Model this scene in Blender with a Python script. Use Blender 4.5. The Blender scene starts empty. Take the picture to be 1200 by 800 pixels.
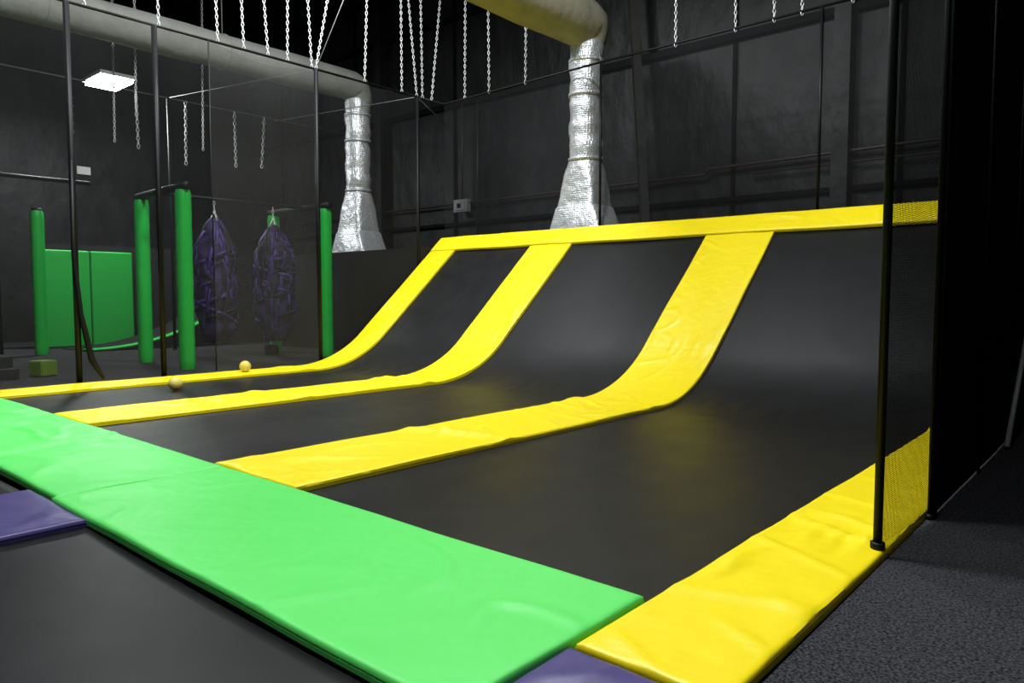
import bpy, bmesh, math, random
from mathutils import Vector, noise, Matrix
random.seed(7)
sc=bpy.context.scene
try:
    sc.view_settings.view_transform='Standard'
    sc.view_settings.look='None'
except Exception: pass

# ---------------- materials ----------------
def newmat(name):
    m=bpy.data.materials.new(name); m.use_nodes=True
    nt=m.node_tree; b=nt.nodes['Principled BSDF']
    return m,nt,b
def N(nt,t,**k):
    n=nt.nodes.new(t)
    for a,v in k.items():
        if a in n.inputs.keys(): n.inputs[a].default_value=v
        else: setattr(n,a,v)
    return n
def coords(nt,scale=(1,1,1)):
    tc=nt.nodes.new('ShaderNodeTexCoord'); mp=nt.nodes.new('ShaderNodeMapping')
    mp.inputs['Scale'].default_value=scale
    nt.links.new(tc.outputs['Object'],mp.inputs['Vector'])
    return mp.outputs['Vector']
def mat(name,col,rough=.5,metal=0,nscale=8,var=.0,bump=0,bscale=20,bdist=.02,stretch=(1,1,1),spec=.5,rvar=0,fine=None):
    m,nt,b=newmat(name)
    b.inputs['Base Color'].default_value=(*col,1); b.inputs['Roughness'].default_value=rough
    b.inputs['Metallic'].default_value=metal
    b.inputs['Specular IOR Level'].default_value=spec
    v=coords(nt,stretch)
    if var>0:
        n=N(nt,'ShaderNodeTexNoise'); n.inputs['Scale'].default_value=nscale; n.inputs['Detail'].default_value=6
        nt.links.new(v,n.inputs['Vector'])
        r=N(nt,'ShaderNodeValToRGB')
        r.color_ramp.elements[0].position=.35; r.color_ramp.elements[1].position=.65
        r.color_ramp.elements[0].color=(*[c*(1-var) for c in col],1)
        r.color_ramp.elements[1].color=(*[min(1,c*(1+var)) for c in col],1)
        nt.links.new(n.outputs['Fac'],r.inputs['Fac']); nt.links.new(r.outputs['Color'],b.inputs['Base Color'])
    if rvar>0:
        n=N(nt,'ShaderNodeTexNoise'); n.inputs['Scale'].default_value=2.3; n.inputs['Detail'].default_value=6
        nt.links.new(v,n.inputs['Vector'])
        mr=N(nt,'ShaderNodeMapRange'); mr.inputs['From Min'].default_value=.3; mr.inputs['From Max'].default_value=.7
        mr.inputs['To Min'].default_value=rough-rvar; mr.inputs['To Max'].default_value=rough+rvar
        nt.links.new(n.outputs['Fac'],mr.inputs['Value']); nt.links.new(mr.outputs['Result'],b.inputs['Roughness'])
    if bump>0:
        n=N(nt,'ShaderNodeTexNoise'); n.inputs['Scale'].default_value=bscale; n.inputs['Detail'].default_value=4
        nt.links.new(v,n.inputs['Vector'])
        bp=N(nt,'ShaderNodeBump'); bp.inputs['Strength'].default_value=bump; bp.inputs['Distance'].default_value=bdist
        nt.links.new(n.outputs['Fac'],bp.inputs['Height']); nt.links.new(bp.outputs['Normal'],b.inputs['Normal'])
    return m

def vinyl(name,col,rough=.42):
    m,nt,b=newmat(name)
    b.inputs['Base Color'].default_value=(*col,1); b.inputs['Roughness'].default_value=rough
    b.inputs['Specular IOR Level'].default_value=.42
    v=coords(nt)
    n=N(nt,'ShaderNodeTexNoise'); n.inputs['Scale'].default_value=4.5; n.inputs['Detail'].default_value=2
    nt.links.new(v,n.inputs['Vector'])
    n2=N(nt,'ShaderNodeTexNoise'); n2.inputs['Scale'].default_value=160
    nt.links.new(v,n2.inputs['Vector'])
    b1=N(nt,'ShaderNodeBump'); b1.inputs['Strength'].default_value=.20; b1.inputs['Distance'].default_value=.04
    b2=N(nt,'ShaderNodeBump'); b2.inputs['Strength'].default_value=.12; b2.inputs['Distance'].default_value=.002
    nt.links.new(n.outputs['Fac'],b1.inputs['Height']); nt.links.new(n2.outputs['Fac'],b2.inputs['Height'])
    nt.links.new(b1.outputs['Normal'],b2.inputs['Normal']); nt.links.new(b2.outputs['Normal'],b.inputs['Normal'])
    return m

M_yel=vinyl('yellow_vinyl',(.87,.70,.005))
M_grn=vinyl('green_vinyl',(.105,.70,.125),.45)
M_post=vinyl('green_post_vinyl',(.012,.52,.06),.42)
M_gwall=vinyl('green_wall_vinyl',(.010,.38,.045),.5)
M_pur=vinyl('purple_vinyl',(.060,.045,.17),.42)
M_bed=mat('trampoline_mat',(.0088,.0088,.0095),.45,var=.15,nscale=5,bump=.3,bscale=260,bdist=.002,rvar=.03,spec=.25)
M_carpet=mat('carpet_grey',(.034,.034,.038),.95,var=.9,nscale=95,bump=.8,bscale=120,bdist=.008,spec=.12)
M_carpwall=mat('carpet_black',(.020,.020,.022),.95,var=.6,nscale=60,bump=.4,bscale=110,bdist=.005,spec=.12)
M_wall=mat('black_insulation',(.0100,.0100,.0110),.55,var=.35,nscale=1.3,bump=.6,bscale=1.3,bdist=.14,stretch=(1.6,1,.8),spec=.28)
M_black=mat('black_steel',(.004,.004,.005),.5,spec=.25)
M_ceil=mat('ceiling_black',(.003,.003,.0035),.9,spec=.1,var=.2)
M_brown=mat('steel_primer',(.022,.020,.018),.6,var=.2)
M_chain=mat('chain_zinc',(.78,.79,.81),.4,metal=.4)
M_cable=mat('cable_steel',(.25,.25,.26),.5,metal=.4)
M_cond=mat('conduit_dark',(.03,.018,.015),.5)
M_strap=mat('strap_purple',(.050,.020,.17),.6,var=.6,nscale=7)
M_dark=mat('fabric_dark',(.008,.007,.012),.8,bump=.5,bscale=14,bdist=.03)
M_bag=mat('bag_purple_black',(.022,.011,.065),.75,var=.8,nscale=4,bump=.7,bscale=9,bdist=.05)
M_white=mat('white_plastic',(.7,.7,.68),.4)
M_boxg=mat('grey_metal',(.25,.26,.26),.5)
M_sign=mat('sign_white',(.8,.8,.8),.5)
M_lime=mat('lime_foam',(.12,.22,.015),.7,bump=.2)
M_ball=mat('ball_yellow',(.62,.52,.10),.6,bump=.4,bscale=60,var=.12)
M_fabric=mat('duct_fabric',(.38,.365,.27),.75,bump=.5,bscale=3,bdist=.06,var=.1,nscale=2)
M_fabric2=mat('duct_fabric_grey',(.25,.255,.235),.75,bump=.5,bscale=3,bdist=.06,var=.1,nscale=2)

m,nt,b=newmat('foil_insulation'); M_foil=m
b.inputs['Base Color'].default_value=(.84,.86,.88,1); b.inputs['Metallic'].default_value=.65; b.inputs['Roughness'].default_value=.38
v=coords(nt)
n=N(nt,'ShaderNodeTexNoise'); n.inputs['Scale'].default_value=7; n.inputs['Detail'].default_value=5
vo=N(nt,'ShaderNodeTexVoronoi'); vo.inputs['Scale'].default_value=27; vo.inputs['Randomness'].default_value=.2
nt.links.new(v,n.inputs['Vector']); nt.links.new(v,vo.inputs['Vector'])
b1=N(nt,'ShaderNodeBump'); b1.inputs['Strength'].default_value=.6; b1.inputs['Distance'].default_value=.05
b2=N(nt,'ShaderNodeBump'); b2.inputs['Strength'].default_value=.5; b2.inputs['Distance'].default_value=.015; b2.invert=True
nt.links.new(n.outputs['Fac'],b1.inputs['Height']); nt.links.new(vo.outputs['Distance'],b2.inputs['Height'])
nt.links.new(b1.outputs['Normal'],b2.inputs['Normal']); nt.links.new(b2.outputs['Normal'],b.inputs['Normal'])

def netmat(name,opac,grid=False,col=(.02,.02,.022)):
    m,nt,b=newmat(name)
    b.inputs['Base Color'].default_value=(*col,1); b.inputs['Roughness'].default_value=.7
    b.inputs['Alpha'].default_value=opac; b.inputs['Specular IOR Level'].default_value=.2
    if grid:
        tc=nt.nodes.new('ShaderNodeTexCoord'); sp=nt.nodes.new('ShaderNodeSeparateXYZ')
        nt.links.new(tc.outputs['Object'],sp.inputs[0])
        outs=[]
        for ax in ('Y','Z'):
            mu=N(nt,'ShaderNodeMath',operation='MULTIPLY'); mu.inputs[1].default_value=1/(.015 if ax=='Y' else .0075)
            fr=N(nt,'ShaderNodeMath',operation='FRACT')
            lt=N(nt,'ShaderNodeMath',operation='LESS_THAN'); lt.inputs[1].default_value=.40
            nt.links.new(sp.outputs[ax],mu.inputs[0]); nt.links.new(mu.outputs[0],fr.inputs[0]); nt.links.new(fr.outputs[0],lt.inputs[0])
            outs.append(lt.outputs[0])
        mx=N(nt,'ShaderNodeMath',operation='MAXIMUM')
        nt.links.new(outs[0],mx.inputs[0]); nt.links.new(outs[1],mx.inputs[1])
        nt.links.new(mx.outputs[0],b.inputs['Alpha'])
    return m
M_net=netmat('net_mesh',.38,col=(.050,.050,.052))
M_netb=netmat('net_mesh_fine',.26,col=(.024,.024,.026))
M_netback=netmat('net_mesh_back',.22,col=(.022,.022,.024))
M_netg=netmat('net_mesh_grid',.5,True,col=(.008,.008,.009))
M_curt=mat('black_mesh_curtain',(.0070,.0070,.0075),.8,bump=.5,bscale=1.5,bdist=.06,var=.3,nscale=60,spec=.12)
def emit(name,col,s):
    m=bpy.data.materials.new(name); m.use_nodes=True; nt=m.node_tree
    nt.nodes.remove(nt.nodes['Principled BSDF'])
    e=nt.nodes.new('ShaderNodeEmission'); e.inputs[0].default_value=(*col,1); e.inputs[1].default_value=s
    nt.links.new(e.outputs[0],nt.nodes['Material Output'].inputs[0]); return m
M_lamp=emit('lamp_emission',(.95,1,.97),50)

# ---------------- geometry helpers ----------------
def mk(name,vs,fs,m,smooth=False,parent=None):
    me=bpy.data.meshes.new(name); me.from_pydata([tuple(v) for v in vs],[],fs); me.update()
    bm=bmesh.new(); bm.from_mesh(me); bmesh.ops.recalc_face_normals(bm,faces=bm.faces[:]); bm.to_mesh(me); bm.free()
    if smooth:
        for p in me.polygons: p.use_smooth=True
    me.materials.append(m)
    o=bpy.data.objects.new(name,me); bpy.context.collection.objects.link(o)
    if parent: o.parent=parent
    return o
def empty(name):
    o=bpy.data.objects.new(name,None); bpy.context.collection.objects.link(o); return o
class Geo:
    def __init__(s): s.v=[]; s.f=[]
    def box(s,x0,x1,y0,y1,z0,z1):
        b=len(s.v)
        s.v+=[(x,y,z) for z in (z0,z1) for y in (y0,y1) for x in (x0,x1)]
        for q in ((0,1,3,2),(4,5,7,6),(0,1,5,4),(2,3,7,6),(0,2,6,4),(1,3,7,5)): s.f.append([b+i for i in q])
        return s
    def tube(s,pts,r,n=10,cap=True,scale=None):
        pts=[Vector(p) for p in pts]; b=len(s.v)
        up=None
        for i,p in enumerate(pts):
            t=(pts[min(i+1,len(pts)-1)]-pts[max(i-1,0)]).normalized()
            if up is None:
                up=Vector((0,0,1)) if abs(t.z)<.9 else Vector((0,1,0))
            a=t.cross(up).normalized(); c=a.cross(t).normalized(); up=c
            rr=r[i] if isinstance(r,(list,tuple)) else r
            for k in range(n):
                an=2*math.pi*k/n
                s.v.append(tuple(p+a*math.cos(an)*rr+c*math.sin(an)*rr))
        for i in range(len(pts)-1):
            for k in range(n):
                s.f.append([b+i*n+k,b+i*n+(k+1)%n,b+(i+1)*n+(k+1)%n,b+(i+1)*n+k])
        if cap:
            s.f.append([b+k for k in range(n)]); s.f.append([b+(len(pts)-1)*n+k for k in range(n)])
        return s
    def make(s,name,m,smooth=False,parent=None): return mk(name,s.v,s.f,m,smooth,parent)
def smooth_angle(o,ang=40):
    for p in o.data.polygons: p.use_smooth=True
    try:
        o.data.set_sharp_from_angle(angle=math.radians(ang))
    except Exception: pass

# ---------------- incline profile ----------------
R=2.1; A=math.atan(.89); YS=7.05; YE=YS+R*math.sin(A); ZE=R*(1-math.cos(A))
def prof(L,y0):
    s1=YS-y0; s2=R*A
    if L<s1: return y0+L,0,0,1
    if L<s1+s2:
        a=(L-s1)/R; return YS+R*math.sin(a),R*(1-math.cos(a)),-math.sin(a),math.cos(a)
    l=L-s1-s2
    return YE+l*math.cos(A),ZE+l*math.sin(A),-math.sin(A),math.cos(A)
def plen(y0,y1):
    return (YS-y0)+R*A+(y1-YE)/math.cos(A)

def pad(name,m,place,W,L,th=.045,seams=(),seed=0,amp=.008,step=.03,bumps=(),wr=.008):
    nb=int(L/step)+1
    bs=[L*i/nb for i in range(nb+1)]
    na=max(12,int(W/.025))
    cs=[(0,0),(0,.36),(.010,.44),(0,.52),(.003,.86),(.012,.97)]+[(.03+(W-.06)*i/na,1) for i in range(na+1)]+[(W-.012,.97),(W-.003,.86),(W,.52),(W-.010,.44),(W,.36),(W,0)]
    rows=[(0,0),(0,.5),(.004,.86),(.012,.97)]+[(b_,1) for b_ in bs[1:-1]]+[(L-.012,.97),(L-.004,.86),(L,.5),(L,0)]
    vs=[];fs=[];nc=len(cs)
    for (b_,hb) in rows:
        for (a,ha) in cs:
            h=min(ha,hb)
            top=th*h
            if h>.8:
                edge=min(1,min(a,W-a,b_,L-b_)/.10)*.8+.2
                w=noise.noise(Vector((a*2.2+seed*9.1,b_*1.3,seed)))*amp
                w+=noise.noise(Vector((a*6+b_*2.5+seed,b_*4.5,seed+3)))*amp*.35*edge
                for q,(fa,fb,sk) in enumerate(((2.2,1.3,-1.1),(1.2,2.2,1.4))):
                    rn=noise.noise(Vector((a*fa+b_*sk+seed*4+q*7,b_*fb+a*.8,seed*2.7+q)))
                    mk_=max(0,noise.noise(Vector((a*1.1,b_*.8+seed*3,seed*1.3+q*5)))+.08)
                    w+=wr*2.6*mk_*max(0,1-abs(rn)*6)**1.3*edge
                for s_ in seams:
                    d=abs(b_-s_); w-=.008*math.exp(-(d/.012)**2)
                    w+=wr*1.1*noise.noise(Vector((a*12,s_*3+seed,d*2)))*math.exp(-(d/.20)**2)*edge
                for (s_,hh,ww) in bumps:
                    d=b_-s_-.25*(a-W/2); w+=hh*math.exp(-(d/ww)**2)*(.5+.5*math.sin(a/W*math.pi))
                top+=w*(1 if h==1 else .7)
            ed=noise.noise(Vector((b_*1.1,seed*3.3,a>W/2)))*.012
            eb=noise.noise(Vector((a*2.1,seed*5.3,b_>L/2)))*.010
            vs.append(place(a+ed,b_+eb,top))
    for i in range(len(rows)-1):
        for j in range(nc-1):
            fs.append([i*nc+j,i*nc+j+1,(i+1)*nc+j+1,(i+1)*nc+j])
        fs.append([i*nc,(i+1)*nc,(i+1)*nc+nc-1,i*nc+nc-1])
    fs.append(list(range(nc))); k=(len(rows)-1)*nc; fs.append([k+j for j in range(nc)])
    o=mk(name,vs,fs,m,True); smooth_angle(o,50)
    return o
def place_y(x0,y0):
    def f(a,b_,h):
        y,z,ny,nz=prof(b_,y0)
        return (x0+a,y+ny*h,z+nz*h+.002)
    return f
def place_x(x1,y0,zo=.002):
    return lambda a,b_,h:(x1-b_,y0+a,h+zo)

YT=10.24
pad('yellow_safety_pad',M_yel,place_y(-1.455,2.0),.555,plen(2.0,YT),seed=1,seams=(1.75,3.6,5.3,6.9),amp=.012,wr=.024,bumps=((.75,.016,.055),(2.1,.014,.06)))
pad('yellow_safety_pad',M_yel,place_y(-5.05,2.52),1.03,plen(2.52,YT),seed=2,seams=(2.05,4.5,6.1),bumps=((1.93,.040,.08),(4.35,.03,.10)),wr=.015,amp=.007)
pad('yellow_safety_pad',M_yel,place_y(-8.47,2.52),.92,plen(2.52,YT),seed=3,seams=(2.4,4.5,6.1),bumps=((2.3,.035,.09),(4.25,.05,.10)),wr=.014,amp=.007)
pad('yellow_safety_pad',M_yel,place_y(-11.12,2.52),.68,plen(2.52,YT),seed=4,seams=(2.4,4.5,6.1),bumps=((4.25,.025,.12),),wr=.010,amp=.006)
cA,sA=math.cos(A),math.sin(A)
_,zt,_,_=prof(plen(2.5,YT),2.5)
def place_top(a,b_,h):
    return (-.915-b_,YT+.015+a*cA-h*sA,zt+.012+a*sA+h*cA)
pad('yellow_safety_pad',M_yel,place_top,.42,10.22,seed=5,th=.055,seams=(3.1,5.2,7.2,8.6),amp=.008,wr=.010)
pad('green_safety_pad',M_grn,place_x(-1.475,1.42),1.08,3.41,seed=6,th=.05,amp=.007,wr=.010)
pad('green_safety_pad',M_grn,place_x(-4.89,1.45),1.05,3.5,seed=7,th=.052,amp=.009,bumps=((1.75,.03,.05),),wr=.016)
pad('green_safety_pad',M_grn,place_x(-8.41,1.42),1.08,3.4,seed=8,th=.05,wr=.010)
pad('green_safety_pad',M_grn,place_x(-11.83,1.42),1.08,2.6,seed=9,th=.05)
def py(x0,y0): return lambda a,b_,h:(x0+a,y0+b_,h+.002)
pad('purple_safety_pad',M_pur,py(-5.22,-2.0),.95,3.41,seed=10,wr=.010,amp=.006)
pad('purple_safety_pad',M_pur,py(-1.455,-2.0),.55,3.975,seed=11,wr=.008,amp=.005)
pad('purple_safety_pad',M_pur,py(-9.3,-2.0),.95,3.41,seed=12)

# trampoline beds
def bed(x0,x1,y0,full,seed):
    L=plen(y0,YT) if full else 1.41-y0
    nb=int(L/.06); na=int((x1-x0)/.05); vs=[];fs=[]
    for i in range(nb+1):
        for j in range(na+1):
            a=j/na; b_=L*i/nb
            if full: y,z,ny,nz=prof(b_,y0)
            else: y,z,ny,nz=y0+b_,0,0,1
            sag=-.012*math.sin(math.pi*a)-.006
            if full:
                s=b_-(YS-y0)-R*A*.30
                X_=x0+(x1-x0)*a
                sag+=.016*noise.noise(Vector((X_*9,s*1.4,seed)))*math.exp(-(s/.24)**2)*math.sin(math.pi*a)**.3
                sag+=.006*noise.noise(Vector((a*1.5+seed,b_*.4,0)))*math.sin(math.pi*a)
                rn=noise.noise(Vector((X_*1.4+b_*.9,b_*.35-X_*.2,seed+4)))
                sag+=.0022*max(0,1-abs(rn)*11)*math.sin(math.pi*a)
            vs.append((x0+(x1-x0)*a,y+ny*sag,z+nz*sag))
    for i in range(nb):
        for j in range(na):
            k=i*(na+1)+j; fs.append([k,k+1,k+na+2,k+na+1])
    o=mk('trampoline_bed',vs,fs,M_bed,True)
    s=o.modifiers.new('sol','SOLIDIFY'); s.thickness=.006; s.offset=-1
for i,(a,c) in enumerate(((-4.04,-1.44),(-7.57,-5.03),(-10.46,-8.45))): bed(a,c,2.50,True,i)
for i,(a,c) in enumerate(((-4.3,-1.44),(-8.37,-5.2),(-13.5,-9.28))): bed(a,c,-2.0,False,i)

pts=[prof(plen(2.5,YT)*i/40,2.5) for i in range(41)]
pl=[(p[0]-p[2]*.07,p[1]-p[3]*.07) for p in pts if p[0]>YS-.2]
pl.append((10.62,2.30)); pl.append((10.62,-.09)); 
vs=[];fs=[]
for x in (-11.15,-.91):
    for (y,z) in pl: vs.append((x,y,z))
n=len(pl)
for i in range(n): fs.append([i,(i+1)%n,n+(i+1)%n,n+i])
fs.append(list(range(n))); fs.append([n+i for i in range(n)])
mk('incline_base',vs,fs,M_carpwall)
Geo().box(-11.15,3.5,10.66,12.85,-.09,2.36).make('platform_deck',M_carpwall)
Geo().box(-17.2,-11.17,10.0,12.85,-.09,2.24).make('platform_deck',M_carpwall)

# ---------------- room shell ----------------
g=Geo(); g.box(-23,4,-3.5,13.0,-.3,-.1); g.make('floor',M_carpet)
Geo().box(-.885,3.98,-3.48,10.63,-.1,.012).make('carpet_walkway',M_carpet)
Geo().box(-22.98,-11.14,2.51,9.98,-.1,.004).make('carpet_floor',M_carpet)
Geo().box(-23.2,4,13.0,13.3,-.3,9.2).make('wall_back',M_wall)
Geo().box(-23.3,-23,-3.5,13.3,-.3,9.2).make('wall_left',M_wall)
Geo().box(4,4.3,-3.5,13.3,-.3,9.2).make('wall_right',M_wall)
Geo().box(-23.3,4.3,-3.8,-3.5,-.3,9.2).make('wall_front',M_wall)
Geo().box(-23.3,4.3,-3.8,13.3,9.2,9.4).make('ceiling',M_ceil)
e=empty('wall_framing')
for z in (5.9,8.0): Geo().box(-22.9,3.9,12.88,12.99,z,z+.13).make('girt',M_ceil,parent=e)
Geo().box(-22.9,3.9,12.9,12.99,3.0,3.08).make('girt',M_ceil,parent=e)
for x in (-21,-17.2,-13.2,-9.6,-5.9,-3.1,-1.2,2.6):
    Geo().box(x-.035,x+.035,12.95,12.99,2.4,9.15).make('panel_seam',M_ceil,parent=e)
for x in (-15.9,-3.95):
    g=Geo(); g.box(x-.13,x+.13,12.70,12.73,2.4,9.15); g.box(x-.13,x+.13,12.92,12.95,2.4,9.15); g.box(x-.02,x+.02,12.73,12.92,2.4,9.15)
    g.make('i_column',M_wall,parent=e)
g=Geo().tube([(-8.0,12.6,9.1),(-7.45,12.5,2.37)],.11,4); g.make('steel_brace',M_brown)
e=empty('ceiling_rafters')
for y in (1,5,9,12):
    g=Geo(); g.box(-22.9,3.9,y-.09,y+.09,9.14,9.17); g.box(-22.9,3.9,y-.09,y+.09,8.8,8.83); g.box(-22.9,3.9,y-.012,y+.012,8.8,9.16)
    g.make('rafter',M_black,parent=e)
g=Geo().tube([(-20,12.84,3.52),(-6.4,12.84,3.52),(-6.3,12.84,3.62),(-1,12.84,3.66),(3.5,12.84,3.66)],.03,8)
g.tube([(-5.5,12.84,3.45),(3.5,12.84,3.45)],.02,8); g.tube([(-12.3,12.84,2.4),(-12.3,12.84,5.9)],.018,6)
g.make('wall_conduit',M_cond,True)
e=empty('electrical_box')
Geo().box(-13.0,-12.55,12.72,12.86,3.30,3.60).make('housing',M_boxg,parent=e)
Geo().box(-12.95,-12.60,12.70,12.72,3.34,3.56).make('cover',M_boxg,parent=e)
Geo().box(-12.86,-12.74,12.685,12.70,3.40,3.50).make('switch_plate',M_black,parent=e)
Geo().tube([(-12.78,12.80,3.6),(-12.78,12.80,5.88)],.02,8).make('riser_conduit',M_cond,True,e)

# ---------------- ducts ----------------
def sup(cx,cy,z,rx,ry,p,n=40):
    out=[]
    for k in range(n):
        t=2*math.pi*k/n; c,s=math.cos(t),math.sin(t)
        out.append((cx+rx*math.copysign(abs(c)**(2/p),c),cy+ry*math.copysign(abs(s)**(2/p),s),z))
    return out
def loft(secs):
    vs=[];fs=[];n=len(secs[0])
    for s in secs: vs+=s
    for i in range(len(secs)-1):
        for k in range(n): fs.append([i*n+k,i*n+(k+1)%n,(i+1)*n+(k+1)%n,(i+1)*n+k])
    fs.append(list(range(n))); fs.append([(len(secs)-1)*n+k for k in range(n)])
    return vs,fs
def duct(x,y,zt_,zb,r,rb,fab,ytop,fr):
    e=empty('air_duct')
    secs=[]
    zc=3.72; zk=zb+.52
    for i in range(30):
        z=zt_-(zt_-zc)*i/29
        rr=r*(1+.03*math.sin(i*1.3)+.015*math.sin(i*2.6))
        s=sup(x+.015*math.sin(i*.8),y,z,rr,rr,2)
        s=[(px+.016*noise.noise(Vector((px*7,py*7,z*5))),py+.016*noise.noise(Vector((px*7+4,py*7,z*5))),z) for px,py,_ in s]
        secs.append(s)
    for i in range(1,10):
        f=i/9; z=zc-(zc-zk)*f
        s=sup(x-.02*f,y,z,r+(rb*.80-r)*f,r+(.34-r)*f,2+6*f)
        s=[(px+.016*noise.noise(Vector((px*6,py*6,z*5))),py+.016*noise.noise(Vector((px*6+4,py*6,z*5))),z) for px,py,_ in s]
        secs.append(s)
    secs.append(sup(x-.02,y,zk-.02,rb*.84,.36,10))
    secs.append(sup(x,y,zb,rb*1.18,.40,12))
    vs,fs=loft(secs); o=mk('foil_drop',vs,fs,M_foil,True,e); smooth_angle(o,35)
    g=Geo()
    for z in (zt_-.35,4.9,zc+.02):
        vs2,fs2=loft([sup(x,y,z-.03,r*1.07,r*1.07,2),sup(x,y,z+.03,r*1.07,r*1.07,2)])
        b0=len(g.v); g.v+=vs2; g.f+=[[b0+i for i in f] for f in fs2]
    g.make('foil_tape_band',M_foil,True,e)
    zc2=zt_+.32
    pts=[(x,ytop+(y-.15-ytop)*i/16,zc2) for i in range(17)]
    rad=[fr*(1+.03*math.sin(i*1.9)) for i in range(17)]
    pts+=[(x,y-.02,zc2-.04),(x,y+.06,zc2-.17),(x,y+.04,zt_-.05)]; rad+=[fr*.97,fr*.85,r*1.06]
    o=Geo().tube(pts,rad,28).make('fabric_run',fab,True,e); smooth_angle(o,60)
    g=Geo()
    for i in range(4,16,4):
        g.tube([(x,pts[i][1]-.012,zc2),(x,pts[i][1]+.012,zc2)],fr*1.035,28)
        g.tube([(x,pts[i][1],zc2+fr),(x,pts[i][1],9.2)],.012,5)
    g.make('hanger_band',fab,True,e)
duct(-7.93,11.15,5.85,2.37,.30,.52,M_fabric,-2,.44)
duct(-14.32,10.85,5.85,2.25,.29,.54,M_fabric2,-2,.34)

# ---------------- nets ----------------
HZ=5.22
def pole(p0,p1,r,parent,name='net_pole'):
    g=Geo().tube([p0,p1],r,10); g.tube([(p0[0],p0[1],p0[2]),(p0[0],p0[1],p0[2]+.03)],r*1.6,10)
    return g.make(name,M_black,True,parent)
def netgrid(P,nu,nv,m,parent,name='net_panel'):
    vs=[P(i/nu,j/nv) for j in range(nv+1) for i in range(nu+1)]
    fs=[[j*(nu+1)+i,j*(nu+1)+i+1,(j+1)*(nu+1)+i+1,(j+1)*(nu+1)+i] for j in range(nv) for i in range(nu)]
    return mk(name,vs,fs,m,True,parent)
e=empty('safety_net')
X=-11.2
for y in (1.0,3.67,4.83,7.6): pole((X,y,.0),(X,y,HZ),.04,e)
pole((-11.2,9.96,0.02),(-11.2,9.96,HZ),.035,e)
Geo().tube([(X,-2,HZ),(X,10.0,HZ)],.022,8).make('top_rail',M_black,True,e)
g=Geo(); g.tube([(X+.02,3.66,3.1),(X+.04,3.64,1.8),(X+.05,3.7,1.0),(X+.06,3.82,.35),(X+.1,3.95,.08)],[.02,.03,.035,.045,.02],8)
g.make('gathered_net_tail',M_black,True,e)
def ns(y0,y1,ztop=HZ-.02,st=0):
    def P(u,v):
        y=y0+(y1-y0)*u; zb=.06 if y<7.6 else max(.06,min(2.15,(y-7.9)*.89))
        z=zb+(ztop-st*math.sin(math.pi*u)-zb)*v
        return (X+.07*noise.noise(Vector((y*1.6,z*.6,3)))+.01,y,z)
    return P
netgrid(ns(-1,5.65),60,24,M_netb,e)
netgrid(ns(5.65,7.6,HZ-.02,.12),30,24,M_net,e)
netgrid(ns(7.6,9.96),30,24,M_netb,e)
g=Geo(); g.tube([(X+.01,5.65,.06),(X+.01,5.65,HZ)],.010,6); g.make('net_hem',M_black,True,e)
e=empty('safety_net')
for x in (-7.3,-3.6,-.93): pole((x,10.70,2.36),(x,10.70,HZ+.05),.022,e)
Geo().tube([(-11.2,10.0,HZ),(-11.2,10.70,HZ),(-7.3,10.70,HZ+.05),(-.93,10.70,HZ+.05)],.02,8).make('top_rail',M_black,True,e)
netgrid(lambda u,v:(-11.2+10.3*u,10.70+.03*noise.noise(Vector((u*9,v*5,1))),2.45+(HZ-2.45)*v),60,16,M_netback,e)
e=empty('safety_net')
Xa,Xb=-.93,-.872
pole((Xa,3.71,.05),(Xa,3.71,HZ),.021,e); pole((Xb,4.52,.012),(Xb,4.52,HZ),.014,e)
Geo().tube([(Xa,3.71,HZ),(Xb,4.52,HZ),(Xb,10.0,HZ)],.02,8).make('top_rail',M_black,True,e)
netgrid(lambda u,v:(Xa+(Xb-Xa)*u+.012*noise.noise(Vector((u*3,v*4,7))),3.71+.81*u,.05+(HZ-.07)*v),16,50,M_netg,e)
netgrid(lambda u,v:(Xb+.01*noise.noise(Vector((u*7,v*4,9)))+.006*math.sin(u*22),4.52+5.48*u,.02+(HZ-.04)*v),80,50,M_curt,e,'mesh_curtain')
g=Geo()
for y in (4.55,5.9,7.4): g.tube([(Xb+.02,y,.02),(Xb+.02,y,HZ)],.010,6)
g.make('curtain_seam',M_black,True,e)
Geo().tube([(-.82,6.98,.04),(-.82,8.1,1.02),(-.82,9.9,2.6)],.02,8).make('incline_side_rail',M_boxg,True)
e=empty('safety_net')
for y in (4.2,7.6): pole((-17.0,y,.004),(-17.0,y,5.74),.035,e)
Geo().tube([(-17,-2,5.74),(-17,12.8,5.74)],.014,6).make('top_cable',M_cable,True,e)
Geo().tube([(-17,1.5,3.62),(-17,5.9,3.62)],.045,8).make('cross_bar',M_black,True,e)
netgrid(lambda u,v:(-17.0+.05*noise.noise(Vector((u*9,v*5,5))),-1+5.2*u,.1+5.6*v),30,16,M_netb,e)
e=empty('notice_sign'); Geo().box(-16.88,-16.86,5.62,5.88,3.78,3.94).make('sign_panel',M_sign,parent=e)
Geo().box(-16.90,-16.88,5.60,5.90,3.76,3.96).make('sign_back',M_black,parent=e)
Geo().tube([(-16.91,5.75,3.66),(-16.91,5.75,5.72)],.008,5).make('sign_wire',M_black,parent=e)

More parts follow.
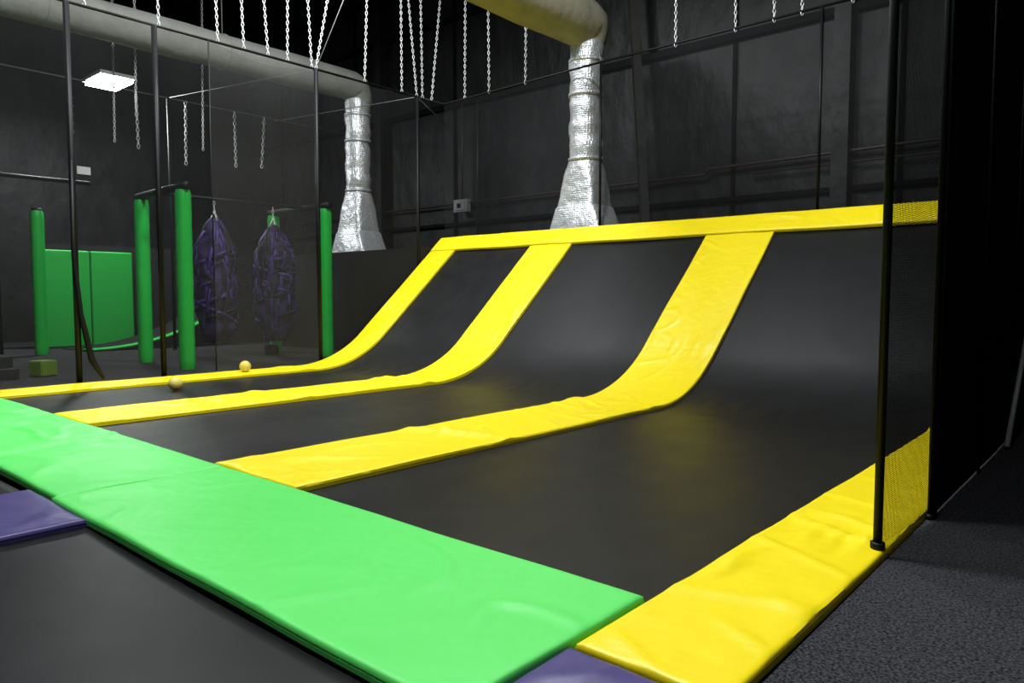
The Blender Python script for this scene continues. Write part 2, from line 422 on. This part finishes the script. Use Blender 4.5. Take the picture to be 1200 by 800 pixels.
# ---------------- chains ----------------
def chain(g,p0,p1,L=.08,w=.023,wr=.0068):
    p0=Vector(p0);p1=Vector(p1); d=p1-p0; n=max(2,int(d.length/(L*.76))); t=d.normalized()
    up=Vector((0,1,0)) if abs(t.y)<.9 else Vector((1,0,0))
    a=t.cross(up).normalized(); c=a.cross(t).normalized()
    for i in range(n):
        ce=p0+d*((i+.5)/n); s=(a+c).normalized() if i%2 else (a-c).normalized(); q=t.cross(s)
        b=len(g.v); ns_=8
        for k in range(ns_):
            an=2*math.pi*k/ns_
            out=t*math.cos(an)*L/2+s*math.sin(an)*w*.85
            o=out.normalized()
            for j in range(4):
                aj=math.pi/2*j
                g.v.append(tuple(ce+out+o*math.cos(aj)*wr+q*math.sin(aj)*wr))
        for k in range(ns_):
            for j in range(4):
                g.f.append([b+k*4+j,b+k*4+(j+1)%4,b+((k+1)%ns_)*4+(j+1)%4,b+((k+1)%ns_)*4+j])
g=Geo()
for y in (3.4,3.9,4.9,5.81,6.25,6.68,7.04,7.52,8.66,9.56): chain(g,(-11.2,y,HZ),(-11.2+random.uniform(-.2,.2),y+random.uniform(-.15,.15),8.8))
chain(g,(-11.2,7.6,HZ),(-11.2,8.35,8.8)); chain(g,(-11.2,9.95,HZ),(-11.25,9.6,8.8)); chain(g,(-11.2,10.1,HZ),(-11.1,9.95,8.8)); chain(g,(-11.15,10.3,HZ),(-11.1,10.7,8.8))
for x in (-10.6,-9.93,-9.0,-5.87,-4.87,-4.28,-3.88): chain(g,(x,10.70,HZ),(x+random.uniform(-.05,.05),10.70,8.8))
for x in (-3.2,-2.2): chain(g,(x,10.70,HZ),(x,10.70,8.8))
g.make('hanging_chains',M_chain,True)
g=Geo()
for y,z in ((3.0,4.7),(4.2,4.9),(5.6,4.6),(6.9,4.5),(8.0,4.3),(9.2,4.4),(10,4.5)):
    chain(g,(-17+random.uniform(-.2,.2),y,z),(-17,y,5.74),L=.11,w=.034,wr=.010)
for x,y,z in ((-15.6,5.9,4.3),(-15.6,7.7,4.4),(-14.8,6.0,4.7)):
    chain(g,(x,y,z),(x+.15,y,8.8))
g.make('hanging_chains',M_chain,True)
g=Geo()
g.tube([(-11.2,9.96,HZ),(-13.2,12.9,5.3)],.010,5); g.tube([(-11.2,9.96,HZ),(-17,10.3,5.7)],.008,5)
g.tube([(-11.2,7.6,HZ),(-17,7.6,5.74)],.006,5)
g.tube([(-11.2,7.6,HZ),(-11.2,9.2,8.8)],.008,5); g.tube([(-7.3,10.7,HZ+.05),(-9.2,12.9,7.8)],.008,5)
g.make('guy_cables',M_cable,True)

# ---------------- green post frames ----------------
def gpost(x,y,h,par,seed):
    n=24; secs=[]
    K=40
    for i in range(K+1):
        z=h*i/K
        r=.125*(1+.02*math.sin(i*3.1+seed)); 
        if i%8==0: r*=.96
        if i in(0,K): r*=.9
        secs.append(sup(x,y,z+.006,r,r,2.3,n))
    vs,fs=loft(secs); o=mk('post_pad',vs,fs,M_post,True,par); smooth_angle(o,50)
e=empty('bag_rack')
gpost(-12.3,5.7,3.02,e,1); gpost(-14.2,5.8,3.02,e,2); gpost(-12.8,8.85,3.02,e,3); gpost(-14.75,8.85,3.02,e,4)
g=Geo(); g.tube([(-12.15,5.7,3.09),(-14.35,5.8,3.09)],.07,12); g.tube([(-12.65,8.85,3.09),(-14.9,8.85,3.09)],.07,12)
g.tube([(-13.5,5.75,3.09),(-13.5,8.85,3.09)],.035,10); g.make('cross_beam',M_black,True,e)
e=empty('padded_post'); gpost(-17.6,5.07,3.02,e,5)
Geo().tube([(-17.6,5.07,3.0),(-17.6,5.07,3.08)],.1,12).make('cap',M_black,True,e)

def bag(x,y,zt_,zb,r,seed):
    rnd=random.Random(seed); e=empty('hanging_strap_bag')
    def rad(f):
        return r*(.16+.84*math.sin(min(1,f*3.2+.04)*math.pi/2))*(1 if f<.75 else 1-.45*((f-.75)/.25)**1.8)
    secs=[]
    for i in range(33):
        f=i/32; z=zt_+(zb-zt_)*f; s=sup(x,y,z,rad(f)*.93,rad(f)*.93,2,32)
        s=[(px+.10*noise.noise(Vector((px*4,py*4,z*2.5+seed))),py+.10*noise.noise(Vector((px*4+9,py*4,z*2.5))),pz) for px,py,pz in s]
        secs.append(s)
    vs,fs=loft(secs); mk('core',vs,fs,M_bag,True,e)
    gp=Geo(); gd=Geo()
    def ribbon(gg,pts,w):
        b=len(gg.v)
        for i,(px,py,pz) in enumerate(pts):
            q=Vector(pts[min(i+1,len(pts)-1)])-Vector(pts[max(i-1,0)]); q.normalize()
            n_=Vector((px-x,py-y,0)).normalized(); sd=q.cross(n_).normalized()*w
            p=Vector((px,py,pz))
            for o_ in (sd+n_*.008,-sd+n_*.008,-sd-n_*.008,sd-n_*.008): gg.v.append(tuple(p+o_))
        for i in range(len(pts)-1):
            for k in range(4): gg.f.append([b+i*4+k,b+i*4+(k+1)%4,b+(i+1)*4+(k+1)%4,b+(i+1)*4+k])
        gg.f.append([b,b+1,b+2,b+3]); e_=b+(len(pts)-1)*4; gg.f.append([e_,e_+1,e_+2,e_+3])
    for k in range(34):
        a0=rnd.uniform(0,6.28); tw=rnd.uniform(-1.0,1.0); f0=rnd.uniform(0,.15); f1=rnd.uniform(.6,.98)
        if k%3==0: tw=rnd.choice((-3.5,3.5)); f0=rnd.uniform(.1,.7); f1=f0+rnd.uniform(.08,.25)
        pts=[]
        for i in range(30):
            f=f0+(f1-f0)*i/29; an=a0+tw*i/29; rr=rad(f)*(1.0+.07*math.sin(i*.7+k))
            pts.append((x+rr*math.cos(an),y+rr*math.sin(an),zt_+(zb-zt_)*f))
        ribbon(gp if k%2 else gd,pts,.032)
    gp.make('purple_straps',M_strap,True,e); gd.make('black_straps',M_dark,True,e)
    g=Geo(); chain(g,(x,y,zt_+.1),(x,y,3.05)); g.tube([(x-.1,y,zt_-.05),(x,y,zt_+.14),(x+.1,y,zt_-.05)],.014,6)
    g.tube([(x,y-.1,zt_-.05),(x,y,zt_+.14),(x,y+.1,zt_-.05)],.014,6); g.make('chain',M_chain,True,e)
bag(-13.5,6.85,2.72,.35,.37,11); bag(-13.5,8.09,2.68,.33,.38,23)

e=empty('green_wall_padding')
for y0,y1 in ((5.75,6.75),(6.77,7.75)):
    o=Geo().box(-19.75,-19.6,y0,y1,.02,2.35).make('pad_panel',M_gwall,parent=e)
    bv=o.modifiers.new('b','BEVEL'); bv.width=.04; bv.segments=3
Geo().box(-19.95,-19.76,5.6,12.9,.006,2.5).make('backing_panel',M_carpwall,parent=e)
vs=[];fs=[]
K=16
for i in range(K+1):
    f=i/K; yy=6.0+3.4*f; zz=.04+1.0*f**2.2
    for x,dz in ((-18.0,0),(-17.75,0),(-17.75,-.05),(-18.0,-.05)): vs.append((x,yy,zz+dz+.03))
for i in range(K):
    for k in range(4): fs.append([i*4+k,i*4+(k+1)%4,(i+1)*4+(k+1)%4,(i+1)*4+k])
fs.append([0,1,2,3]); fs.append([K*4+k for k in range(4)])
e=empty('green_ramp')
mk('ramp_edge_pad',vs,fs,M_post,True,e)
vs=[];fs=[]
for i in range(K+1):
    f=i/K; yy=6.0+3.4*f; zz=.02+1.0*f**2.2
    for x in (-19.5,-17.76): vs+= [(x,yy,zz),(x,yy,.006)]
for i in range(K):
    a=i*4;b_=a+4
    fs+=[[a,a+2,b_+2,b_],[a,b_,b_+1,a+1],[a+2,a+3,b_+3,b_+2],[a+1,b_+1,b_+3,a+3]]
fs+=[[0,1,3,2],[K*4,K*4+1,K*4+3,K*4+2]]
mk('base',vs,fs,M_carpwall,False,e)

def block(x,y,z,s,m,rot=0,name='foam_block',h=None):
    bm=bmesh.new(); bmesh.ops.create_cube(bm,size=1)
    bmesh.ops.scale(bm,vec=(s,s,h or s*.8),verts=bm.verts)
    bmesh.ops.bevel(bm,geom=bm.edges[:],offset=.015,segments=3,affect='EDGES')
    me=bpy.data.meshes.new(name); bm.to_mesh(me); bm.free(); me.materials.append(m)
    o=bpy.data.objects.new(name,me); bpy.context.collection.objects.link(o); o.location=(x,y,z+(h or s*.8)/2+.006); o.rotation_euler[2]=rot
block(-13.0,3.75,0,.28,M_lime,.4,h=.24)
block(-14.0,8.3,0,.28,M_strap,1.0)
e=empty('foam_step')
Geo().box(-13.6,-12.7,2.75,3.35,.006,.16).make('lower_step',M_dark,parent=e)
Geo().box(-13.6,-13.0,2.75,3.35,.162,.33).make('upper_step',M_dark,parent=e)
def ball(x,y,z,r):
    bm=bmesh.new(); bmesh.ops.create_uvsphere(bm,u_segments=32,v_segments=20,radius=r)
    for v_ in bm.verts:
        a=math.atan2(v_.co.y,v_.co.x); s=abs(math.sin(a*2+v_.co.z/r*1.2)); 
        if s<.12: v_.co*=.975
    me=bpy.data.meshes.new('dodgeball'); bm.to_mesh(me); bm.free(); me.materials.append(M_ball)
    for p in me.polygons: p.use_smooth=True
    o=bpy.data.objects.new('dodgeball',me); bpy.context.collection.objects.link(o); o.location=(x,y,z+r)
ball(-9.75,4.35,-.006,.09); ball(-10.75,5.9,.052,.088)

# ---------------- lights ----------------
def fixture(x,y,z,w_=.45,d_=.16):
    e=empty('high_bay_light')
    Geo().box(x-w_-.05,x+w_+.05,y-d_-.04,y+d_+.04,z,z+.08).make('housing',M_white,parent=e)
    Geo().box(x-w_,x+w_,y-d_,y+d_,z-.08,z-.002).make('diffuser',M_lamp,parent=e)
    g=Geo(); g.tube([(x-.4,y,z+.08),(x-.4,y,9.2)],.01,5); g.tube([(x+.4,y,z+.08),(x+.4,y,9.2)],.01,5); g.make('hanger',M_black,parent=e)
def area(x,y,z,p,sz=.9,col=(.95,.98,1),rot=(0,0,0)):
    l=bpy.data.lights.new('area_light','AREA'); l.energy=p; l.size=sz; l.color=col
    o=bpy.data.objects.new('area_light',l); bpy.context.collection.objects.link(o); o.location=(x,y,z); o.rotation_euler=rot
fixture(-18.6,6.95,6.28,.50,.34); area(-18.6,6.95,6.15,300)
for x,y,p in ((-3.9,3.0,510),(-9,3.2,410),(-5.5,6.6,290),(-9.6,7.2,350),(-.3,-1.5,120)):
    fixture(x,y,8.2); area(x,y,8.1,p)
w=bpy.data.worlds.new('World'); sc.world=w; w.use_nodes=True
w.node_tree.nodes['Background'].inputs[0].default_value=(.6,.65,.7,1); w.node_tree.nodes['Background'].inputs[1].default_value=.03

cam=bpy.data.cameras.new('camera'); co=bpy.data.objects.new('camera',cam); bpy.context.collection.objects.link(co)
co.location=(0,0,1.245); co.rotation_euler=(math.radians(90-3.54),0,math.radians(41.1))
cam.lens=856/1200*36; cam.sensor_width=36; cam.clip_start=.05
sc.camera=co
